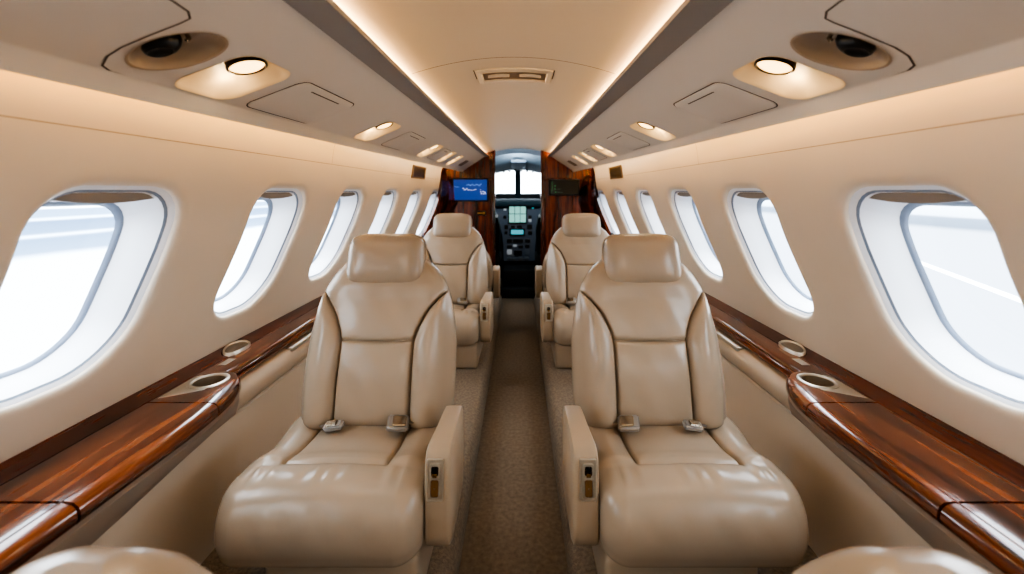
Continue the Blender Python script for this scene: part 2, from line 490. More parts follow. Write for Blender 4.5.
def vent_loops():
    cy, ct, hy, ht = VENT
    return [(d, oval2(cy+o, ct-o, hy*k, ht*k)) for d, k, o in ((0, 1, 0), (.006, .97, 0), (.018, .88, 0), (.03, .72, 0), (.038, .5, 0), (.040, .25, 0))]

def make_downlight(side, sn, cy, k, lab):
    root = empty('downlight', binpt(side, cy, .70, 0)); loc = root.location.copy()
    tag(root, lab, 'light', 'downlights in the %s overhead panel' % sn)
    R = lambda p: tuple(Vector(p)-loc)
    lp = downlight_loops(cy, k)
    rings = [[R(binpt(side, y, t, -.0015)) for y, t in rr2(cy, .70, .093*k, .277, .047*k)]]
    rings += [[R(binpt(side, y, t, d-.0006)) for y, t in pts] for d, pts in lp]
    mesh('recess_liner', *loft(rings, True, (False, True)), LINER, root, 45)
    ly, lt = cy-.022, .575
    def disc(r, d, n=28): return [R(binpt(side, ly+r*math.cos(2*PI*q/n), lt+r*math.sin(2*PI*q/n)/.36, d)) for q in range(n)]
    mesh('lamp_ring', *loft([disc(.040*k, .033), disc(.0425*k, .010), disc(.0425*k, .006), disc(.038*k, .004), disc(.036*k, .010)]), DARKMETAL, root)
    mesh('lamp', *loft([disc(.0365*k, .009), disc(.030*k, .005), disc(.016*k, .003), disc(.003*k, .0025)], True, (False, True)), LAMP, root)
    L = bpy.data.lights.new('downlight_beam', 'SPOT'); L.energy = 2.2*k; L.color = (1, .86, .68); L.spot_size = math.radians(120); L.spot_blend = .8; L.shadow_soft_size = .03
    lo = bpy.data.objects.new('downlight_beam', L); COL.objects.link(lo)
    lo.location = binpt(side, ly, lt, -.004)
    lf = bpy.data.lights.new('recess_glow', 'POINT'); lf.energy = .17*k; lf.color = (1, .76, .46); lf.shadow_soft_size = .012
    lg = bpy.data.objects.new('recess_glow', lf); COL.objects.link(lg); lg.location = binpt(side, cy+.03*k, .80, .012)
    lo.rotation_euler = (Vector(binpt(side, ly, lt+.06, -1))-Vector(lo.location)).to_track_quat('-Z', 'Y').to_euler()

def make_gasper(side, sn):
    cy, ct = VENT[:2]
    root = empty('air_vent', binpt(side, cy, ct, 0)); loc = root.location.copy()
    tag(root, 'oval bowl with a black swivelling air nozzle in the %s overhead panel' % sn, 'air vent')
    R = lambda p: tuple(Vector(p)-loc)
    rings = [[R(binpt(side, y, t, -.002)) for y, t in oval2(cy, ct, VENT[2]*1.07, VENT[3]*1.06)]]
    rings += [[R(binpt(side, y, t, d-.0006)) for y, t in pts] for d, pts in vent_loops()]
    mesh('vent_bowl', *loft(rings, True, (False, True)), VENTBOWL, root, 50)
    ny, nt_ = cy-.010, ct+.035                  # nozzle
    rg = []
    for r, d, o in ((.020, .038, 0), (.030, .032, 0), (.034, .020, .002), (.033, .010, .005), (.027, .002, .007), (.022, -.001, .008), (.018, .004, .007), (.006, .006, .007)):
        r *= .84
        rg.append([R(binpt(side, ny-o+r*math.cos(2*PI*q/26), nt_+(1.15*r*math.sin(2*PI*q/26)+o)/.36, d)) for q in range(26)])
    mesh('nozzle', *loft(rg, True, (True, True)), BLACK, root, 40)
    tube('adjuster_pin', [R(binpt(side, cy+.006, ct-.06, .034)), R(binpt(side, cy+.001, ct-.075, .018)), R(binpt(side, cy-.004, ct-.065, .012))], .004, CHROME, root)

pos_words = {1.02: 'nearest lit downlight, beside the black air vent', 1.93: 'second lit downlight from the camera', 2.87: 'third lit downlight from the camera', 3.40: 'rear one of the close pair of small downlights', 3.74: 'front one of the close pair of small downlights', .07: 'downlight directly above the camera', -.86: 'downlight nearest the rear wall'}
for side, sn in ((-1, 'left'), (1, 'right')):
    make_bin(side, sn)
    make_gasper(side, sn)
    for cy, k in LIGHTS: make_downlight(side, sn, cy, k, '%s, in the %s overhead panel' % (pos_words[cy], sn))
    # indirect cove strip above the lip, wall-wash strip behind the outer lip
    rg, rw = [], []
    for y in (YB+.02, 0, .6, 1.2, 2, 3, YF-.03):
        A = sec(y)['A']; F_ = sec(y)['F']; E_ = sec(y)['E']
        rg.append([(side*(A[0]+.040), y, A[1]+.0125+H), (side*(A[0]+.036), y, A[1]+.016+H), (side*(A[0]+.036), y, A[1]+.030+H), (side*(A[0]+.046), y, A[1]+.032+H)])
        rw.append([(side*(lerp(E_[0], F_[0], f)+dx), y, lerp(E_[1], F_[1], f)+H) for f, dx in ((.45, .001), (.5, .006), (.8, .006), (.85, .001))])
    o = mesh('cove_light', *loft(rg, False), COVE); tag(o, 'thin warm light strip in the cove above the %s overhead panel' % sn, 'light strip')
    o = mesh('wall_wash_light', *loft(rw, False), WASH); tag(o, 'warm light strip hidden behind the lower edge of the %s overhead panel' % sn, 'light strip')

# dark return-air grilles high on the sidewall
for side, sn in ((-1, 'left'), (1, 'right')):
    yc, zc = 3.55, .165
    root = empty('wall_grille', (side*wallx(zc, yc), yc, zc+H)); loc = root.location.copy()
    tag(root, 'small brown air grille high on the %s sidewall near the wood bulkhead' % sn, 'grille')
    def P(y, z, d): return tuple(Vector((side*(wallx(z, y)-d), y, z+H))-loc)
    def rc(hy, hz, d): return [P(yc+a*hy, zc+b*hz, d) for a, b in ((-1, -1), (1, -1), (1, 1), (-1, 1))]
    mesh('grille_frame', *loft([rc(.20, .052, 0), rc(.20, .052, .008), rc(.172, .040, .008), rc(.172, .040, .001)]), GRILLE, root, 20)
    mesh('grille_back', *loft([rc(.178, .042, .002), rc(.02, .005, .002)], True, (False, True)), DARKMETAL, root, 20)
    for k in range(5):
        z = zc-.030+.015*k
        mesh('slat', [P(yc-.172, z-.003, .003), P(yc+.172, z-.003, .003), P(yc+.172, z+.002, .007), P(yc-.172, z+.002, .007)], [(0, 1, 2, 3)], GRILLE, root)

# ------------------------------------------------------------------ floor, plinths, rear wall
o = mesh('floor', [(-1.2, YB-.1, 0), (1.2, YB-.1, 0), (1.2, 6.3, 0), (-1.2, 6.3, 0)], [(0, 1, 2, 3)], CARPET)
tag(o, 'brown carpeted aisle floor running to the cockpit', 'floor', kind='structure')
PZ = .135
for side, sn in ((-1, 'left'), (1, 'right')):
    prof = [(.178, 0), (.176, .05), (.178, PZ-.05), (.188, PZ-.022), (.205, PZ-.007), (.23, PZ), (.5, PZ), (1.06, PZ), (1.10, PZ-.02), (1.10, 0)]
    o = mesh('trim_%d' % (1 if side < 0 else 2), *loft([[(side*x, y, z) for x, z in prof] for y in (YB+.005, 0, 1, 2, 3, YF-.01)], True, (True, True)), WEAVE, None, 50)
    tag(o, 'woven carpeted step under the %s-hand seats along the aisle' % sn, 'step', kind='structure')
o = rbox('wall_rear', (-1.25, YB-.06, -.02), (1.25, YB, 1.9), 0, WALL); tag(o, 'plain cream wall closing the cabin behind the camera', 'wall', kind='structure')

# ------------------------------------------------------------------ side ledges
LZ = -.62                                   # wood top
def inner(y):
    """inboard edge of the wood"""
    a, b, xn, xw = 1.10, 1.455, .975, .858
    if y > b: return xn
    if y > a: return xn-(xn-xw)*math.sqrt(max(0, 1-((y-a)/(b-a))**2.4))**1.0
    if y > .55: return xw
    if y > .1: return lerp(xn, xw, .5-.5*math.cos(PI*(y-.1)/.45))
    return xn
YL0, YL1 = YB+.02, 4.36
def ledge(side, sn):
    root = empty('side_ledge', (side*1.0, 1.2, LZ+H)); loc = Vector(root.location)
    tag(root, 'glossy dark wood armrest ledge along the %s sidewall with table bulge' % sn, 'side ledge')
    R = lambda p: tuple(Vector((side*p[0], p[1], p[2]+H))-loc)
    ys = sorted(set([YL0, -.6]+list(np.linspace(.05, .6, 16))+list(np.linspace(.6, 1.1, 8))+[1.10+.355*math.sin(k/36*PI/2) for k in range(37)]+[1.4552, 1.47, 2, 2.6, 3.2, 3.8, YL1]))
    def xb(y): return 1.075 if y < 1.47 else 1.075           # border line between leaf and wall band
    # table leaf / narrow ledge top with bull-nosed edge
    def leaf(y0, y1, nm, m):
        yy = [y for y in ys if y0 < y < y1]; yy = [y0]+yy+[y1]
        rg = []
        for y in yy:
            xi = inner(y); e = .03
            xo = xb(y)-.0012
            prof = [(xo, LZ)]+[(lerp(xo, xi+e, f), LZ) for f in (.3, .6, 1)]+[(xi+.014, LZ-.003), (xi+.005, LZ-.010), (xi+.001, LZ-.02), (xi, LZ-.031), (xi+.002, LZ-.040), (xi+.009, LZ-.047), (xi+.02, LZ-.05), (xo, LZ-.05)]
            rg.append([R((x, y, z)) for x, z in prof])
        return mesh(nm, *loft(rg, True, (True, True)), m, root, 45)
    leaf(YL0, .836, 'rear_ledge_top', WOODY)
    leaf(.842, 1.234, 'table_leaf', WOODY)
    top = leaf(1.240, 1.4552, 'ledge_nose', WOODY)
    leaf(1.4555, YL1, 'narrow_ledge_top', WOODY)
    # dark border inlay inside the nose edge
    rg = []
    for y in [y for y in ys if .1 < y < 1.40]:
        xi = inner(y)+.036
        rg.append([R((xi, y, LZ+.0004)), R((min(xi+.004, 1.07), y, LZ+.0004))])
    mesh('inlay_line', *loft(rg, False), WOODD, root)
    # wall band, rising to the sidewall
    rg = []
    for y in ys:
        xw = wallx(LZ+.02, y)-.002
        rg.append([R(p) for p in ((1.0755, y, LZ-.05), (1.0755, y, LZ+.001), (1.079, y, LZ+.003), (xw, y, LZ+.022), (xw, y, LZ-.05))])
    mesh('wall_band', *loft(rg, True, (True, True)), WOODB, root, 30)
    # cup holder
    cx, cy, cr = .996, 1.375, .048
    c = lambda r, z, n=40: [R((cx+r*math.cos(2*PI*k/n), cy+r*math.sin(2*PI*k/n)*1.0, LZ+z)) for k in range(n)]
    cutter = mesh('cutter', *loft([c(cr-.001, .02), c(cr-.001, -.06)], True, (True, True)), None, root)
    cut(top, cutter); top.data.materials.clear(); top.data.materials.append(WOODY)
    cup = mesh('cup_holder', *loft([c(cr-.004, .0), c(cr-.005, -.03), c(cr-.006, -.044), c(.03, -.0465), c(.002, -.0465)], True, (False, True)), CUP, root, 40)
    mesh('cup_rim', *loft([c(cr+.010, .0002), c(cr+.0095, .0035), c(cr+.004, .0056), c(cr-.002, .004), c(cr-.0042, .0)]), NICKEL, cup, 60)
    # metal latch plate behind the cup
    pl = [(.985, 1.300), (1.066, 1.300), (1.068, 1.405), (1.055, 1.418), (.985, 1.345)]
    pl = [(1.066, 1.262), (1.067, 1.40), (1.056, 1.42), (1.02, 1.42), (.968, 1.330), (.968, 1.318), (.972, 1.312)]
    plate = mesh('latch_plate', [R((x, y, LZ-.0005)) for x, y in pl]+[R((x, y, LZ+.0012)) for x, y in pl], [tuple(range(len(pl), 2*len(pl)))]+[(i, (i+1) % len(pl), len(pl)+(i+1) % len(pl), len(pl)+i) for i in range(len(pl))], NICKEL, root, 30)
    cut(plate, mesh('cutter', *loft([c(cr+.002, .02), c(cr+.002, -.05)], True, (True, True)), None, root)); plate.data.materials.clear(); plate.data.materials.append(NICKEL)
    # oval metal ring lying on the wall band
    ox, oy = 1.086, 1.645
    def ov(k, d, n=36):
        out = []
        for q in range(n):
            a = 2*PI*q/n; x = ox+.028*k*math.cos(a); y = oy+.066*k*math.sin(a)
            base = LZ+.0 if x < 1.0755 else LZ+.003+(x-1.079)/(wallx(LZ+.02, y)-1.081)*.019
            out.append(R((x, y, max(base, LZ+.004)+d)))
        return out
    rd = mesh('ashtray_lid', *loft([ov(.88, .004), ov(.8, .006), ov(.4, .008), ov(.05, .0085)], True, (False, True)), mat('lid_grey', (150, 142, 130), .35, metal=.8), root)
    mesh('ashtray_rim', *loft([ov(1.06, -.008), ov(1.05, .006), ov(1.0, .009), ov(.93, .0085), ov(.88, .003)]), NICKEL, rd, 60)
    mesh('metal_tab', [R((x, y, LZ+.0015)) for x, y in ((1.03, 1.50), (1.06, 1.50), (1.06, 1.56), (1.03, 1.56))], [(0, 1, 2, 3)], NICKEL, root)
    # padded rail under the narrow ledge
    rg = []
    for y in [1.385, 1.388, 1.40, 1.6, 2.2, 2.8, 3.4, YL1]:
        prof = [(1.05, LZ-.052), (.985, LZ-.052), (.968, LZ-.058), (.952, LZ-.072), (.944, LZ-.09), (.943, LZ-.108), (.948, LZ-.125), (.956, LZ-.137), (.972, LZ-.142), (1.05, LZ-.142)]
        k = 0 if y > 1.39 else (.004 if y > 1.386 else .012)
        rg.append([R((max(x, x+k if x < 1 else x), y, z)) for x, z in prof])
    rail = mesh('padded_rail', *loft(rg, True, (True, True)), RAIL, root, 40)
    # small metal tray let into the rail top
    tr = rbox('metal_tray', (.952, 1.80, LZ-.064), (.985, 2.10, LZ-.046), .004, NICKEL)
    for v in tr.data.vertices: v.co = Vector(R(tuple(v.co)))
    tr.parent = root
    if side > 0: tr.data.flip_normals() if False else None
    # soft underside body below the bulge
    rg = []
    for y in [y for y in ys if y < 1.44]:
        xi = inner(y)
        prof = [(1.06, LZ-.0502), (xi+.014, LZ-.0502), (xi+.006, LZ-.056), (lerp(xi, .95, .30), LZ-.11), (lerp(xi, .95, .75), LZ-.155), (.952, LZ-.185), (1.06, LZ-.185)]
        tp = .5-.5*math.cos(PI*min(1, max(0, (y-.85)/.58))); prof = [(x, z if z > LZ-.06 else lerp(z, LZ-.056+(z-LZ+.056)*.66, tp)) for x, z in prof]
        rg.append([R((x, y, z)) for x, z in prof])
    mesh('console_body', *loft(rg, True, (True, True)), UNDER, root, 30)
    # lower side panel down to the step
    o = mesh('lower_side_panel', *loft([[(side*x, y, z+H) for x, z in ((1.05, LZ-.143), (.965, LZ-.143), (.958, LZ-.15), (.945, -.95), (.925, -1.105), (1.05, -1.105))] for y in (YL0, 0, 1, 2, 3, YL1)], True, (True, True)), LOWER, None, 30)
    tag(o, 'plain beige lower side panel under the %s wood ledge' % sn, 'side panel', kind='structure')
for side, sn in ((-1, 'left'), (1, 'right')): ledge(side, sn)

# ------------------------------------------------------------------ seats
def clus(a, b, n): return [lerp(a, b, .5-.5*math.cos(PI*k/n)) for k in range(n+1)]
g = lambda d, w: math.exp(-(d/w)**2)

def backrest(root, origin, tilt, scale, m, ws=1.0):
    """upholstered backrest: one set of points, its faces shared out to shell, bolsters and two centre panels"""
    HB = .607
    hv = [0, .02, .10, .20, .28, .36, .42, .47, .52, .555, .58, .597, .607]
    hw_ = [.248, .258, .268, .269, .266, .256, .243, .226, .198, .165, .130, .090, .045]
    sv = [0, .27, .31, .37, .42, .46, .49, .607]
    sx = [.128, .127, .136, .163, .200, .236, .27, .30]
    hwf = lambda v: float(np.interp(v, *zip(*[(a, b) for a, b in zip(hv, hw_)])))
    # smooth outlines
    vv = np.linspace(0, HB, 241); hs = np.array([hwf(v) for v in vv]); ss = np.interp(vv, sv, sx)
    ker = np.ones(13)/13
    hs2 = np.convolve(np.pad(hs, 6, 'edge'), ker, 'valid'); hs2[-14:] = hs[-14:]*.5+hs2[-14:]*.5
    ss2 = np.convolve(np.pad(ss, 6, 'edge'), ker, 'valid')
    VS = clus(0, .275, 26)+clus(.275, .45, 22)[1:]+[lerp(.45, HB, math.sin(k/26*PI/2)) for k in range(1, 27)]
    N1, N2, NB = 16, 34, 16
    u = np.array((0, math.sin(tilt), math.cos(tilt))); nf = np.array((0, -math.cos(tilt), math.sin(tilt)))
    O = np.array(origin)
    rows = []
    for v in VS:
        hw = float(np.interp(v, vv, hs2)); xs = min(float(np.interp(v, vv, ss2)), hw*.985)
        X = clus(-hw, -xs, N1)+clus(-xs, xs, N2)[1:]+clus(xs, hw, N1)[1:]
        T = .075
        if v > .50: T *= math.sqrt(max(.0, 1-((v-.50)/(HB-.499))**2))*.92+.08
        if v < .03: T *= .6+.4*math.sqrt(1-(1-v/.03)**2)
        lum = .018*math.sin(PI*min(1, max(0, v/.42)))+.012*max(0, v-.42)/.18
        row = []
        for x in X:
            q = abs(x)/hw
            d = T*(1-q**5)**(1/2.6) if q < 1 else 0
            if v < .53:
                ax = abs(x); k = min(1, (.53-v)/.06)
                if ax > xs+1e-6 and hw-xs > .004:
                    w = (ax-xs)/(hw-xs); wf = min(1, (hw-xs)/.08)
                    d += k*wf*.038*math.sin(PI*min(1, w*1.15+.02))**.8 if w*1.15 < .98 else 0
                elif ax < xs:
                    px = math.cos(PI/2*ax/xs)**.6
                    if v < .275: py = math.sin(PI*min(1, max(0, v/.275)))**.6
                    else: py = math.sin(PI*min(1, (v-.275)/.34))**.5 if v < .615 else 0
                    d += .016*px*py*k
                d -= .018*g(ax-xs, .0045)*min(1, (hw-xs)/.02+.2)*k
                if ax < xs: d -= .012*g(v-.275-.006*(ax/xs)**2, .004)
            d += lum*(1-q**3)
            # soft creases low on the centre panel
            d += .0015*math.sin(60*x+25*v)*math.sin(18*v+9*x)*(1-q**4)
            row.append(O+u*v*scale+nf*d+np.array((x*ws, 0, 0)))
        hwb = hw
        for k in range(1, NB):
            a = PI*k/NB; x = hwb*math.cos(a); q = abs(math.cos(a))
            d = -.085*(math.sqrt(max(0, T/.075)))*math.sin(a)**.5
            row.append(O+u*v*scale+nf*d+np.array((x*ws, 0, 0)))
        rows.append(row)
    n = len(rows[0]); nfront = 2*N1+N2
    V = [p for r in rows for p in r]
    groups = {'shell': [], 'left': [], 'right': [], 'low': [], 'up': []}
    for i in range(len(VS)-1):
        vm = (VS[i]+VS[i+1])/2
        for j in range(n):
            k = (j+1) % n; f = (i*n+j, i*n+k, (i+1)*n+k, (i+1)*n+j)
            if j >= nfront: groups['shell'].append(f)
            elif j < N1: groups['left'].append(f)
            elif j >= N1+N2: groups['right'].append(f)
            else: groups['low' if vm < .275 else 'up'].append(f)
    groups['shell'].append(tuple(range(n))); groups['shell'].append(tuple((len(VS)-1)*n+j for j in range(n))[::-1])
    def part(nm, keys, par):
        fs = [f for k in keys for f in groups[k]]
        used = sorted(set(i for f in fs for i in f)); mp = {a: b for b, a in enumerate(used)}
        return mesh(nm, [V[i] for i in used], [tuple(mp[i] for i in f) for f in fs], m, par, 70, recalc=False)
    b = part('backrest', ['shell', 'up'], root)
    part('lumbar_panel', ['low'], b); part('side_bolster', ['left'], b); part('side_bolster', ['right'], b)
    for ch in [b]+list(b.children):       # face outward
        me = ch.data
    return b

def headrest(root, c, w, h, t, tilt, m):
    u = np.array((0, math.sin(tilt), math.cos(tilt))); nf = np.array((0, -math.cos(tilt), math.sin(tilt))); C = np.array(c)
    rings = []
    K, N = 34, 56
    for i in range(K+1):
        v = -1+2*(.5-.5*math.cos(PI*i/K)); 
        s = (max(0, 1-abs(v)**4.2))**(1/3.2); sw = (max(0, 1-abs(v)**5))**(1/4.5)
        sw *= 1-.03*v
        ring = []
        for k in range(N):
            a = 2*PI*k/N; ca, sa = math.cos(a), math.sin(a)
            x = math.copysign(abs(ca)**(2/5), ca)*w/2*max(sw, .02); d = math.copysign(abs(sa)**(2/3), sa)*t/2*max(s, .02)
            d += .016*v*v*0+(.012 if sa > 0 else 0)*(1-v*v)*(1-(2*x/w)**2)
            ring.append(C+u*v*h/2+nf*d+np.array((x, 0, 0)))
        rings.append(ring)
    hr = mesh('headrest', *loft(rings, True, (True, True)), m, root, 70)
    # piping where the cushion front meets its back
    pts = []
    for k in range(60):
        a = 2*PI*k/60; ca, sa = math.cos(a), math.sin(a)
        x = math.copysign(abs(ca)**(2/5), ca)*w/2*1.003; v = math.copysign(abs(sa)**(2/4.6), sa)*h/2*1.003
        pts.append(C+u*v+nf*(-t*.13)+np.array((x, 0, 0)))
    pts.append(pts[0])
    tube('piping', pts, .0028, m, hr, 6)
    for s in (-1, 1):
        p0 = C-u*(h/2-.02)-nf*.01+np.array((s*.05, 0, 0))
        tube('headrest_post', [p0, p0-u*.09], .007, DARKMETAL, hr, 10)
    return hr

def cushion(root, m, ky=1.0, shift=0.0):
    prof = [(.21, .452), (.10, .450), (-.02, .456), (-.10, .470), (-.165, .475), (-.222, .462), (-.256, .425), (-.268, .375), (-.260, .325), (-.230, .290), (-.10, .278), (.10, .278), (.215, .30), (.228, .38)]
    loop = catmull(prof, 7)
    c = np.array((-.02, .385)); HWc = .266
    xs = .146
    X = [-HWc*math.cos(PI/2*k/9) for k in range(0, 9)]
    X = [-HWc+(HWc-.205)*(1-math.cos(PI/2*k/9)) for k in range(9)]+clus(-.205, -xs, 9)+clus(-xs, xs, 40)[1:]+clus(xs, .205, 9)[1:]+[HWc-(HWc-.205)*(1-math.cos(PI/2*k/9)) for k in range(8, -1, -1)]
    rings = []
    for x in X:
        q = abs(x)/HWc; s = max(.02, (1-q**7))**(1/2.6) if q < 1 else .0
        e = max(0, (abs(x)-(HWc-.07))/.07); off = .07*(1-math.sqrt(max(0, 1-min(1, e)**2)))
        ring = []
        for i, p in enumerate(loop):
            r = p-c
            l = np.linalg.norm(r); y, z = c+r*(1-min(off, l*.9)/l)
            top = z > .42 and y > -.20
            ax = abs(x)
            if z > .41:
                if y > -.13:
                    fade = min(1, (y+.13)/.03)
                    z -= .015*g(ax-xs, .0045)*fade
                    if ax < xs: z += .010*math.cos(PI/2*ax/xs)**.6*min(1, (y+.12)/.05 if y > -.12 else 0)
                    elif q < .97: z += .014*math.sin(PI*min(1, (ax-xs)/(HWc-xs)))*fade
                if ax < xs+.002: z -= .007*g(y+.118-.004*math.cos(x*14), .006)
                # gathers on the front roll
                if y < -.11: z += .0034*math.sin(x*95+3*math.sin(x*31))*g(y+.165, .035)*(1-q**4)
            if y < -.2: y += .002*math.sin(x*70)*g(z-.41, .03)
            z += .012*(1-q*q)*(1 if z > .385 else 0)*g(y+.17, .08)
            ring.append((x+shift, y*ky+(0 if ky == 1 else .08), z))
        rings.append(ring)
    V, F = loft(rings, True, (True, True))
    NP = len(loop); ins, rest = [], []
    for f in F:
        if len(f) > 4: rest.append(f); continue
        cx = sum(V[i][0] for i in f)/4-shift; cy = sum(V[i][1] for i in f)/4; cz = sum(V[i][2] for i in f)/4
        (ins if abs(cx) < xs and cz > .42 and cy > (-.118*ky+(0 if ky == 1 else .08)) else rest).append(f)
    full = mesh('seat_cushion', V, rest, m, root, 70, recalc=False)
    used = sorted(set(i for f in ins for i in f)); mp = {a: b for b, a in enumerate(used)}
    mesh('cushion_insert', [V[i] for i in used], [tuple(mp[i] for i in f) for f in ins], m, full, 70, recalc=False)
    return full

def fix_normals(o, centre):
    """turn each mesh so that its faces look away from a point inside the seat part"""
    me = o.data; s = 0
    for p in me.polygons: s += p.normal.dot(p.center-Vector(centre))*p.area
    if s < 0: me.flip_normals()

def armrest(root, side):
    prof = [(.062, .548), (.045, .556), (-.06, .557), (-.150, .556), (-.172, .550), (-.186, .530), (-.192, .49), (-.198, .40), (-.198, .335), (-.190, .305), (-.168, .288), (-.10, .284), (.0, .290), (.055, .31), (.072, .36), (.072, .50)]
    rings = []
    cx = .281; hw = .0365
    for k in range(13):
        q = -1+2*k/12; s = 1-.5*0
        e = (1-abs(q)**6)**(1/3) if abs(q) < 1 else 0
        c = np.array((-.06, .42)); ring = []
        for p in prof:
            r = np.array(p)-c; l = np.linalg.norm(r)
            p2 = c+r*(1-(1-e)*.014/l)
            # tapers toward the rear, inboard face follows the cushion
            wid = lerp(1.0, .78, min(1, max(0, (p2[0]+.2)/.27)))
            x = cx+hw-(hw-q*hw)*wid
            ring.append((side*x, p2[0], p2[1]))
        rings.append(ring)
    a = mesh('armrest', *loft(rings, True, (True, True)), ARM, root, 50)
    # latch panel on the front face
    zc = .482; yf = lambda z: float(np.interp(z, [.40, .49, .53], [-.1985, -.1925, -.1865]))-.0015
    def rc(hx, hz, d, z0=zc, r=.005):
        out = []
        for (sx, sz, a0) in ((1, 1, 0), (-1, 1, 90), (-1, -1, 180), (1, -1, 270)):
            for k in range(5):
                an = math.radians(a0+22.5*k); x = sx*(hx-r)+r*math.cos(an); z = z0+sz*(hz-r)+r*math.sin(an)
                out.append((side*(.276+x), yf(z)-d, z))
        return out
    p = mesh('control_panel', *loft([rc(.0225, .052, -.001), rc(.0225, .052, .003), rc(.020, .0495, .0042), rc(.017, .047, .0036), rc(.0165, .0465, .0015), rc(.005, .02, .0015)], True, (False, True)), NICKEL, a, 30)
    mesh('recess_frame', *loft([rc(.0135, .017, .002, zc+.024), rc(.0135, .017, .0056, zc+.024), rc(.0098, .0125, .0056, zc+.023), rc(.0095, .012, .0024, zc+.023)]), NICKEL, p, 30)
    mesh('latch_recess', *loft([rc(.0096, .0122, .0028, zc+.023), rc(.002, .002, .0028, zc+.023)], True, (False, True)), DARKMETAL, p, 30)
    mesh('button_frame', *loft([rc(.0135, .0255, .002, zc-.0195), rc(.0135, .0255, .0056, zc-.0195), rc(.0108, .0225, .0056, zc-.0195), rc(.0105, .0222, .003, zc-.0195)]), NICKEL, p, 30)
    mesh('recline_button', *loft([rc(.0104, .0221, .0032, zc-.0195), rc(.0095, .021, .0050, zc-.0195), rc(.002, .004, .0046, zc-.0195)], True, (False, True)), BRONZE, p, 30)
    rbox('latch_tab', (side*.276-.006, yf(zc)-.0085, zc+.010), (side*.276+.006, yf(zc)-.003, zc+.020), .0015, BRASS, p, 2)
    return a

def seat_belt(root, side, club=False):
    for s, w, d, rot, tz in ((side, .095, .060, .18*side, .008), (-side, .085, .034, .05*side, 0)):
        cx, cy, cz = s*.104, .062, .482+tz
        bm = bmesh.new(); bmesh.ops.create_cube(bm, size=1)
        for v in bm.verts: v.co = Vector((v.co.x*w*.72, v.co.y*d, v.co.z*.020))
        bmesh.ops.bevel(bm, geom=list(bm.edges), offset=.006, segments=3, affect='EDGES')
        from mathutils import Matrix
        M_ = Matrix.Translation((cx, cy, cz)) @ Matrix.Rotation(rot, 4, 'Z') @ Matrix.Rotation(.28, 4, 'X') @ Matrix.Rotation(.15*s, 4, 'Y')
        bm.transform(M_)
        b = bmobj('belt_buckle', bm, BUCKLE, root)
        bm = bmesh.new(); bmesh.ops.create_cube(bm, size=1)
        for v in bm.verts: v.co = Vector((v.co.x*w*.45+s*.004, v.co.y*d*.7-.002, v.co.z*.008+.012))
        bmesh.ops.bevel(bm, geom=list(bm.edges), offset=.003, segments=2, affect='EDGES'); bm.transform(M_)
        bmobj('release_lever', bm, CHROME, b)
        pts = [(0, d*.3, 0), (0, d*.8, -.004), (0, d*1.3, -.02)]
        V = []
        for (x, y, z) in [(s*w*.30, .0, 0), (s*w*.45, .02, -.004), (s*w*.55, .05, -.016), (s*w*.55, .085, -.03)]:
            V += [tuple(M_ @ Vector((x-.02, y, z))), tuple(M_ @ Vector((x+.02, y, z)))]
        mesh('webbing', V, [(2*i, 2*i+1, 2*i+3, 2*i+2) for i in range(3)], mat('webbing_grey', (120, 112, 104), .8), b)

def make_seat(side):
    root = empty('cabin_seat')
    b = backrest(root, (0, .168, .430), .300, 1.0, LEATHER)
    for o in [b]+list(b.children): fix_normals(o, (0, .24, .72))
    headrest(root, (0, .285, .985), .282, .194, .120, .20, LEATHER)
    cu = cushion(root, LEATHER, 1.0, -.020*side)
    for o in [cu]+list(cu.children): fix_normals(o, (0, 0, .38))
    armrest(root, side)
    ba = rbox('seat_base', (-.165 if side > 0 else -.235, -.215, PZ), (.235 if side > 0 else .165, .20, .29), .018, LEATHER2, root, 3)
    rbox('base_foot', (-.20, -.17, PZ-.001), (.20, .18, PZ+.03), .006, DARKMETAL, ba, 2)
    seat_belt(root, side)
    return root
def make_club_seat(side, arm=False):
    """low-backed seats by the camera, facing forward"""
    root = empty('club_seat')
    b = backrest(root, (0, .168, .430), .10, .635, LEATHER, 1 if arm else .70)
    for o in [b]+list(b.children): fix_normals(o, (0, .2, .66))
    cu = cushion(root, LEATHER, 1.0 if arm else .62, -.012*side if arm else 0)
    if arm: armrest(root, side)
    for o in [cu]+list(cu.children): fix_normals(o, (0, .06, .38))
    rbox('seat_base', (-.22, -.05, PZ), (.22, .20, .305), .018, LEATHER2, root, 3)
    return root

SX = .478; Y1, Y2 = 1.30, 2.83
sA = make_seat(1); sA.location = (-SX, Y1, 0)           # left of the aisle: armrest on +x
tag(sA, 'large beige leather seat left of the aisle, nearest to the camera', 'seat', 'beige leather cabin seats')
sB = make_seat(-1); sB.location = (SX, Y1, 0)
tag(sB, 'large beige leather seat right of the aisle, nearest to the camera', 'seat', 'beige leather cabin seats')
o = copy_tree(sA); o.location = (-SX, Y2, 0); tag(o, 'beige leather seat under the blue monitor, behind the near left seat')
o = copy_tree(sB); o.location = (SX, Y2, 0); tag(o, 'beige leather seat under the black monitor, behind the near right seat')
c1 = make_club_seat(-1); c1.rotation_euler.z = PI; c1.location = (-SX, .66, 0)
tag(c1, 'low beige seat back cut off at the bottom left corner, turned away', 'seat', 'low seats beside the camera')
c2 = copy_tree(c1); c2.location = (SX, .66, 0)
tag(c2, 'low beige seat back cut off at the bottom right corner, turned away', 'seat', 'low seats beside the camera')

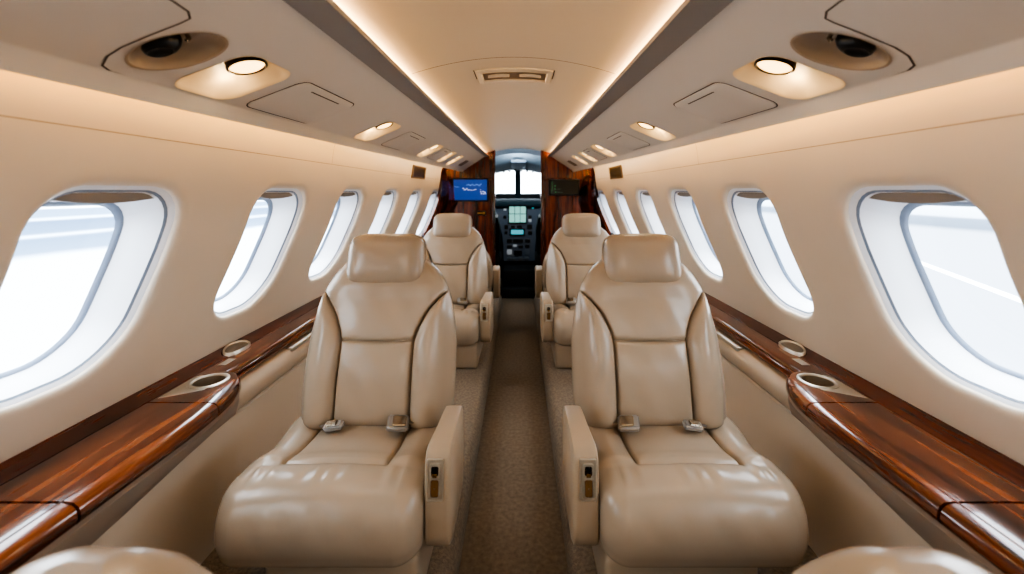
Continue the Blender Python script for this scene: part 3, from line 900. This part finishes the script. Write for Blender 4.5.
# seats facing the cockpit, back to back with the second pair
for sd, sn in ((-1, 'left'), (1, 'right')):
    c = make_club_seat(1 if sd > 0 else -1, True); c.rotation_euler.z = PI; c.location = (sd*SX, 3.76, 0)
    tag(c, 'beige seat facing the cockpit behind the far %s seat, only its armrest showing' % sn, 'seat', 'seats facing the cockpit')

# ------------------------------------------------------------------ bulkhead, arch, monitors
DX0, DX1 = -.249, .249
def bulkhead(side, sn):
    # flat wood wall from the door post to the sidewall
    outline = [(DX1+.028, -1.24), (DX1+.028, .50), (.45, .52), (.75, .40), (.95, .22), (1.1, 0), (1.18, -.3), (1.2, -.7), (1.2, -1.24)]
    V = [(side*x, YF, z+H) for x, z in outline]+[(side*x, YF+.05, z+H) for x, z in outline]; n = len(outline)
    o = mesh('wall_bulkhead_%s' % sn, V, [tuple(range(n)), tuple(range(2*n-1, n-1, -1))]+[(i, (i+1) % n, n+(i+1) % n, n+i) for i in range(n)], WOODZ, None, 20)
    tag(o, 'glossy red-brown wood bulkhead on the %s of the cockpit doorway' % sn, 'wall', kind='structure')
    # raised vertical strips and rail giving the panelling its joints
    for x in (.30, .44, .60, .74):
        top = float(np.interp(x, [.31, .45, .60, .75, .9], [.41, .34, .26, .14, 0]))
        q = rbox('bulkhead_trim_strip', (side*x-.004, YF-.006, .1), (side*x+.004, YF+.002, top+H-.01), .002, WOODD, o, 1)
    rbox('bulkhead_rail', (min(side*.28, side*.80), YF-.012, H+.125), (max(side*.28, side*.80), YF+.002, H+.155), .004, WOODZ, o, 2)
    # door post
    p = rbox('trim_%d' % (3 if side < 0 else 4), (min(side*(DX1), side*(DX1+.032)), YF-.03, 0), (max(side*DX1, side*(DX1+.032)), YF+.06, H+.48), .004, WOODD, None, 2)
    tag(p, 'dark wood door post on the %s edge of the cockpit doorway' % sn, 'trim', kind='structure')
    # arch frame hugging the sidewall
    ya, yb = 4.36, YF-.002
    zs = list(np.linspace(-1.24, .26, 46))
    outer = lambda z, y: wallx(z, y)+.004
    rg = []
    for z in zs:
        k = min(1, max(.15, (.30-z)/.4))
        w = .055*k
        rg.append([(side*(outer(z, ya)+.0), ya, z+H), (side*(outer(z, ya)-.03*k), ya-.008, z+H), (side*(outer(z, ya)-w), ya, z+H), (side*(outer(z, ya)-w-.004), ya+.02, z+H),
                   (side*(outer(z, yb)-w-.05*k), ya+.10, z+H), (side*(outer(z, yb)-w-.055*k), ya+.105, z+H), (side*(outer(z, yb)-w-.058*k), ya+.125, z+H), (side*(outer(z, yb)-w-.13*k), yb, z+H)])
    a = mesh('trim_%d' % (5 if side < 0 else 6), *loft(rg, False), WOODD, None, 30)
    tag(a, 'curved dark wood arch lining the %s sidewall at the bulkhead' % sn, 'trim', kind='structure')
for side, sn in ((-1, 'left'), (1, 'right')): bulkhead(side, sn)

def P46(px, py, y): return (.022+(px-520)*y/420, y, H+(192-py)*y/420)
# blue map screen on the left
def monitor(nm, lab, x0, x1, z0, z1, face):
    root = empty(nm, ((x0+x1)/2, YF-.03, (z0+z1)/2)); tag(root, lab, 'monitor')
    w, h = (x1-x0)/2, (z1-z0)/2
    rbox('monitor_housing', (-w, -.022, -h), (w, .026, h), .008, BLACK, root)
    b = .016
    s = mesh('monitor_screen', [(-w+b, -.0228, -h+b), (w-b, -.0228, -h+b), (w-b, -.0228, h-b), (-w+b, -.0228, h-b)], [(0, 1, 2, 3)], face, root)
    rbox('mount_bracket', (-.05, .02, -.04), (.05, .034, .04), .002, DARKMETAL, root, 1)
    return root, s, w-b, h-b
x0, x1 = -.712, -.325
mon, scr, w, h = monitor('wall_monitor', 'flat monitor with bright blue map picture on the left bulkhead', -.716, -.322, H-.103, H+.150, BLUE)
def marks(s, items, m, nm):
    """irregular little white marks, flat on the picture"""
    V, F = [], []
    for (u, v, du, dv) in items:
        n0 = len(V); cx, cz = -w+2*w*u, -h+2*h*v; a, b = w*du, h*dv
        k = 7
        for q in range(k):
            t = 2*PI*q/k; rr = .8+.4*random.random()
            V.append((cx+a*rr*math.cos(t), -.0235, cz+b*rr*math.sin(t)))
        F.append(tuple(range(n0, n0+k)))
    return mesh(nm, V, F, m, s)
marks(scr, [(.40+.035*i, .74+.03*math.sin(i*1.7), .024, .065) for i in range(13)], mat('map_pale', (120, 165, 220), .4, emit=(110, 165, 225), estr=.8), 'upper_map_marks')
marks(scr, [(.29, .57, .05, .05), (.34, .51, .07, .06), (.40, .55, .05, .06), (.45, .50, .06, .05), (.52, .49, .07, .035), (.60, .49, .07, .035), (.66, .52, .05, .03)], MARK, 'coast_marks')
marks(scr, [(.05, .66, .05, .035), (.10, .64, .05, .04), (.15, .63, .03, .03)], mat('map_dim', (90, 140, 210), .4, emit=(90, 140, 210), estr=.6), 'left_map_marks')
marks(scr, [(.82, .40, .05, .05), (.88, .42, .05, .06), (.94, .38, .05, .06), (.84, .31, .05, .05), (.91, .30, .06, .05), (.96, .31, .03, .05), (.81, .50, .04, .02)], MARK, 'corner_map_marks')
mon2, scr2, w, h = monitor('wall_monitor', 'flat black monitor with faint green readouts on the right bulkhead', .338, .672, H-.040, H+.138, DIM)
marks(scr2, [(.06, .2+.1*i, .012, .06) for i in range(8)]+[(.16, .62, .03, .08), (.16, .38, .03, .08), (.18, .16, .05, .05)], GREEN, 'green_readouts')
marks(scr2, [(.30, .38, .13, .02), (.30, .14, .16, .02), (.40, .14, .1, .02)], mat('dim_line', (60, 80, 70), .4, emit=(70, 110, 90), estr=.7), 'readout_lines')
# brass door latch on the left bulkhead
lt = empty('door_latch', (-.40, YF-.004, H-.235)); tag(lt, 'small brass latch on the left bulkhead beside the doorway', 'latch')
rbox('latch_plate', (-.05, -.006, -.025), (.05, .002, .03), .003, DARKMETAL, lt, 2)
rbox('latch_lever', (-.045, -.022, -.006), (.04, -.008, .010), .004, BRASS, lt, 2)
rbox('latch_boss', (.018, -.03, -.016), (.042, -.004, .018), .005, BRASS, lt, 2)

# ------------------------------------------------------------------ cockpit
rings = []
for y, a, zt in ((YF+.051, 1.05, .50), (5.2, .98, .50), (5.7, .86, .44), (6.15, .72, .36)):
    ring = [(-a, y, 0)]
    for k in range(25):
        t = PI-PI*k/24; c, s = math.cos(t), math.sin(t)
        ring.append((a*math.copysign(abs(c)**.75, c), y, H-.35+(zt+.35)*abs(s)**.75))
    ring.append((a, y, 0)); rings.append(ring)
o = mesh('wall_cockpit', *loft(rings, False), COCKPIT, None, 50); tag(o, 'grey curved cockpit shell ahead of the doorway', 'wall', kind='structure')
WY = 6.10
wr = empty('window_19', (0, WY, H+.1)); tag(wr, 'bright white cockpit windscreen split by a teal centre post', 'window', kind='structure')
mesh('windscreen_glass', [(-.74, .02, -.2), (.74, .02, -.2), (.66, -.05, .28), (-.66, -.05, .28)], [(0, 1, 2, 3)], GLASS, wr)
rbox('centre_post', (-.05, -.06, -.25), (.034, .03, .3), .012, TEAL, wr, 2)
rbox('windscreen_lower_frame', (-.75, -.03, -1.345), (.75, .04, -.12), .01, COCKDARK, wr, 1)
L = bpy.data.lights.new('portal', 'AREA'); L.shape = 'RECTANGLE'; L.size = 1.4; L.size_y = .5; L.cycles.is_portal = True
po = bpy.data.objects.new('portal', L); COL.objects.link(po); po.location = (0, WY+.15, H+.12); po.rotation_euler = Vector((0, -1, 0)).to_track_quat('-Z', 'Z').to_euler()

ov = empty('overhead_console', (0, 5.25, H+.34)); tag(ov, 'grey curved overhead switch console above the windscreen', 'console')
rg = []
for y, z in ((-.22, .125), (-.20, .085), (-.05, .02), (.25, -.055), (.30, -.05), (.30, .05)):
    rg.append([(x, y, z-.55*x*x) for x in np.linspace(-.42, .42, 21)])
mesh('console_shell', *loft(rg, False), COCKPIT, ov, 40)
rbox('switch_plate', (-.09, -.13, -.01), (.10, .12, .05), .006, PANEL, ov, 2, warp=lambda c: (c.x, c.y, c.z-.24*(c.y)))
for k in range(6):
    x = -.19+.076*k
    rbox('console_knob', (x-.016, .20, -.075-.4*x*x), (x+.016, .26, -.035-.4*x*x), .006, LITE if k % 2 else COCKDARK, ov, 2)
gs = empty('glareshield', (0, 5.62, H-.13)); tag(gs, 'dark teal glareshield hood beneath the windscreen', 'glareshield')
rg = []
for y, z in ((-.16, -.06), (-.165, -.03), (-.14, -.002), (.0, .045), (.45, .02)):
    rg.append([(x, y+.12*x*x, z-.02*x*x) for x in np.linspace(-.8, .8, 31)])
mesh('hood', *loft(rg, False), TEAL, gs, 50)
for x in (-.05, .02, .09, -.12): rbox('hood_button', (x-.018, -.172, -.05), (x+.018, -.155, -.03), .003, COCKDARK, gs, 1)

ip = empty('instrument_panel', (.012, 5.5, 0)); tag(ip, 'grey cockpit instrument stack with a glowing pale green display', 'instrument panel')
IY = 0
ol = [(-.62, H-.215), (-.62, H-.30), (-.34, H-.32), (-.26, H-.40), (-.225, H-.55), (-.21, H-.70), (-.205, H-.905), (.205, H-.905), (.21, H-.70), (.225, H-.55), (.26, H-.40), (.34, H-.32), (.62, H-.30), (.62, H-.215)]
n = len(ol)
mesh('panel_face', [(x, 0, z) for x, z in ol]+[(x, .2, z) for x, z in ol], [tuple(range(n)), tuple(range(2*n-1, n-1, -1))]+[(i, (i+1) % n, n+(i+1) % n, n+i) for i in range(n)], PANEL, ip, 20)
def px(x, y): return (.022+(x-520)*5.5/420-.012, H+(192-y)*5.5/420)
def plate(nm, x0, y0, x1, y1, m, d=.01, par=ip, r=.003):
    a, b = px(x0, y1), px(x1, y0)
    return rbox(nm, (a[0], -d, a[1]), (b[0], .004, b[1]), min(r, d*.4), m, par, 1)
bz = plate('display_bezel', 508, 202.5, 527, 223.5, BLACK, .014)
plate('display_screen', 509.3, 206, 525.8, 222.3, SCREEN, .017, bz, .001)
plate('display_header', 509.3, 203.5, 525.8, 205.7, SCREEN2, .017, bz, .001)
for (x, y) in ((514.5, 206), (520, 206)): plate('display_line', x, y, x+.5, 222, TEAL, .0178, bz, .0004)
plate('display_line', 509.5, 213.5, 525.6, 214.1, TEAL, .0178, bz, .0004)
bz2 = plate('radio_bezel', 509.5, 228.5, 525, 235.6, BLACK, .014)
plate('radio_screen', 511, 229.7, 523.5, 234.3, SCREEN3, .017, bz2, .001)
for (x, y, ww, hh, m) in [(503.5, 203, 3.5, 3, BLACK), (503.5, 208.5, 3, 2.2, LITE), (503.5, 215.5, 3, 3, BLACK), (528.5, 203, 4, 3, BLACK), (531.5, 207.5, 2.5, 1.2, SCREEN2), (528.5, 215.5, 3, 3, BLACK), (528.5, 219, 3, 3, LITE),
                         (504.5, 225, 3.5, 4, BLACK), (511, 225.5, 4, 2.4, BLACK), (517, 225.2, 5, 2.8, BLACK), (527, 224.5, 5, 4.5, BLACK), (504.5, 231, 3, 3, BLACK), (528, 231, 4, 3.5, BLACK),
                         (507, 239, 5, 3.6, BLACK), (513, 239, 10, 3.6, BLACK), (525, 239, 5, 3.6, BLACK), (507, 245, 5, 3, BLACK), (513, 244.6, 3.6, 2.4, LITE), (518.5, 245.4, 4.5, 2.6, BLACK), (525, 244.6, 4.5, 3.2, BLACK),
                         (507, 249.5, 5, 5, LITE), (514, 250.5, 8, 5, BLACK), (525, 249.5, 4, 5, COCKPIT), (507, 257, 4, 2.4, COCKPIT), (512.5, 257, 4, 2.4, COCKPIT), (518.5, 257, 4, 2.4, COCKPIT), (524.5, 257, 4, 2.4, COCKPIT)]:
    plate('panel_switch', x, y, x+ww, y+hh, m, .012)
pd = empty('pedestal', (.012, 5.15, 0)); tag(pd, 'black centre pedestal below the instrument stack', 'pedestal')
rbox('pedestal_body', (-.20, -.10, 0), (.20, .32, .30), .012, COCKDARK, pd, 2)
rbox('pedestal_step', (-.24, -.26, 0), (.24, -.10, .11), .012, COCKDARK, pd, 2)
for side, sn in ((-1, 'left'), (1, 'right')):
    r = empty('pilot_seat', (side*.45, 4.96, 0)); tag(r, 'black pilot seat seen edge-on at the %s of the doorway' % sn, 'seat', 'black pilot seats')
    prof = [(-.23, .52), (-.245, .80), (-.215, .96), (-.14, 1.06), (0, 1.09), (.14, 1.06), (.215, .96), (.245, .80), (.23, .52)]
    rg = []
    for k, (y, s) in enumerate(((-.08, .90), (-.10, .97), (-.06, 1), (.02, 1), (.06, .97), (.05, .9))):
        rg.append([(x*s, y+.0*z, .52+(z-.52)*s) for x, z in prof])
    mesh('seat_back', *loft(rg, True, (True, True)), COCKDARK, r, 50)
    rbox('seat_cushion', (-.24, 0.02, .36), (.24, .42, .50), .04, COCKDARK, r)
    rbox('seat_pedestal', (-.15, .05, 0), (.15, .3, .37), .01, BLACK, r, 2)
    rbox('harness_clip', (-side*.2-.012, -.108, .945), (-side*.2+.012, -.07, .975), .003, LITE, r, 1)

# ------------------------------------------------------------------ outside: pale apron
def ground_mat():
    m = bpy.data.materials.new('apron'); m.use_nodes = True
    nt = m.node_tree; b = nt.nodes['Principled BSDF']; b.inputs['Roughness'].default_value = .9; b.inputs['Specular IOR Level'].default_value = .1
    geo = nt.nodes.new('ShaderNodeNewGeometry'); sp = nt.nodes.new('ShaderNodeSeparateXYZ'); nt.links.new(geo.outputs['Position'], sp.inputs[0])
    mr = nt.nodes.new('ShaderNodeMapRange'); mr.inputs['From Min'].default_value = -80; mr.inputs['From Max'].default_value = 80
    ns = nt.nodes.new('ShaderNodeTexNoise'); ns.inputs['Scale'].default_value = .12; ns.inputs['Detail'].default_value = 3
    ad = nt.nodes.new('ShaderNodeMath'); ad.operation = 'MULTIPLY_ADD'; ad.inputs[1].default_value = 3.0
    nt.links.new(geo.outputs['Position'], ns.inputs['Vector'])
    nt.links.new(ns.outputs['Fac'], ad.inputs[0]); nt.links.new(sp.outputs['X'], ad.inputs[2]); nt.links.new(ad.outputs[0], mr.inputs['Value'])
    r = nt.nodes.new('ShaderNodeValToRGB'); r.color_ramp.interpolation = 'LINEAR'
    e = r.color_ramp.elements
    stops = [(-80, (200, 206, 214)), (-62, (200, 206, 214)), (-58, (84, 104, 124)), (-40, (92, 112, 132)), (-37, (176, 188, 200)), (-34, (62, 82, 106)), (-24, (76, 96, 118)), (-22.5, (176, 186, 198)), (-21, (72, 92, 114)), (-15.5, (88, 106, 126)), (-14, (192, 198, 208)), (0, (190, 194, 201)), (8, (136, 139, 145)), (26, (132, 136, 142)), (29, (70, 80, 92)), (38, (78, 88, 100)), (41, (150, 156, 164)), (80, (170, 176, 184))]
    e[0].position = 0; e[0].color = (*lin(stops[0][1]), 1); e[1].position = 1; e[1].color = (*lin(stops[-1][1]), 1)
    for x, c in stops[1:-1]:
        k = e.new((x+80)/160); k.color = (*lin(c), 1)
    nt.links.new(mr.outputs[0], r.inputs['Fac']); nt.links.new(r.outputs['Color'], b.inputs['Base Color'])
    return m
GZ = H-2.2
o = mesh('ground', [(-200, -200, GZ), (200, -200, GZ), (200, 200, GZ), (-200, 200, GZ)], [(0, 1, 2, 3)], ground_mat()); tag(o, 'pale snowy airport apron outside the windows', 'ground', kind='structure')
a, b = Vector((8.4, 5.0, GZ+.005)), Vector((15.2, 18.5, GZ+.005)); d = (b-a).normalized(); nrm = Vector((-d.y, d.x, 0))*.11
o = mesh('ground_marking', [a-nrm, b-nrm, b+nrm, a+nrm], [(0, 1, 2, 3)], mat('line_white', (255, 255, 255), .8)); tag(o, 'thin white line painted on the apron outside the right windows', 'marking', kind='structure')

# ------------------------------------------------------------------ light
W = bpy.data.worlds.new('sky'); SC.world = W; W.use_nodes = True
bg = W.node_tree.nodes['Background']; bg.inputs['Color'].default_value = (.86, .93, 1, 1); bg.inputs['Strength'].default_value = 10.5
def area(nm, loc, target, sx, sy, e, col):
    L = bpy.data.lights.new(nm, 'AREA'); L.shape = 'RECTANGLE'; L.size = sx; L.size_y = sy; L.energy = e; L.color = col
    o = bpy.data.objects.new(nm, L); COL.objects.link(o); o.location = loc
    o.rotation_euler = (Vector(target)-Vector(loc)).to_track_quat('-Z', 'Y').to_euler()
area('cockpit_fill', (0, 4.85, 1.66), (0, 5.5, .9), .3, .2, 6, (.75, .9, 1))  # added bluish fill to lift the dark cockpit, no real fitting
area('rear_fill', (0, -1.3, 1.55), (0, 1.2, .7), 1.0, .5, 9, (1, .90, .78))  # unseen warm fill added behind the camera, no actual fixture

# ------------------------------------------------------------------ camera
cam = bpy.data.cameras.new('camera'); co = bpy.data.objects.new('camera', cam); COL.objects.link(co); SC.camera = co
co.location = (.022, 0, H); co.rotation_euler = (PI/2, 0, 0)
cam.sensor_width = 36; cam.lens = 36*420/1024
cam.shift_x = -8/1024; cam.shift_y = -95/1024
cam.clip_start = .02
cam.dof.use_dof = True; cam.dof.focus_distance = 1.6; cam.dof.aperture_fstop = 2.0
SC.view_settings.view_transform = 'AgX'
try: SC.view_settings.look = 'AgX - High Contrast'
except Exception: pass
SC.view_settings.exposure = 0.04
SC.cycles.max_bounces = 10; SC.cycles.diffuse_bounces = 6; SC.cycles.transparent_max_bounces = 12
SC.cycles.sample_clamp_indirect = 8
SC.cycles.use_denoising = True
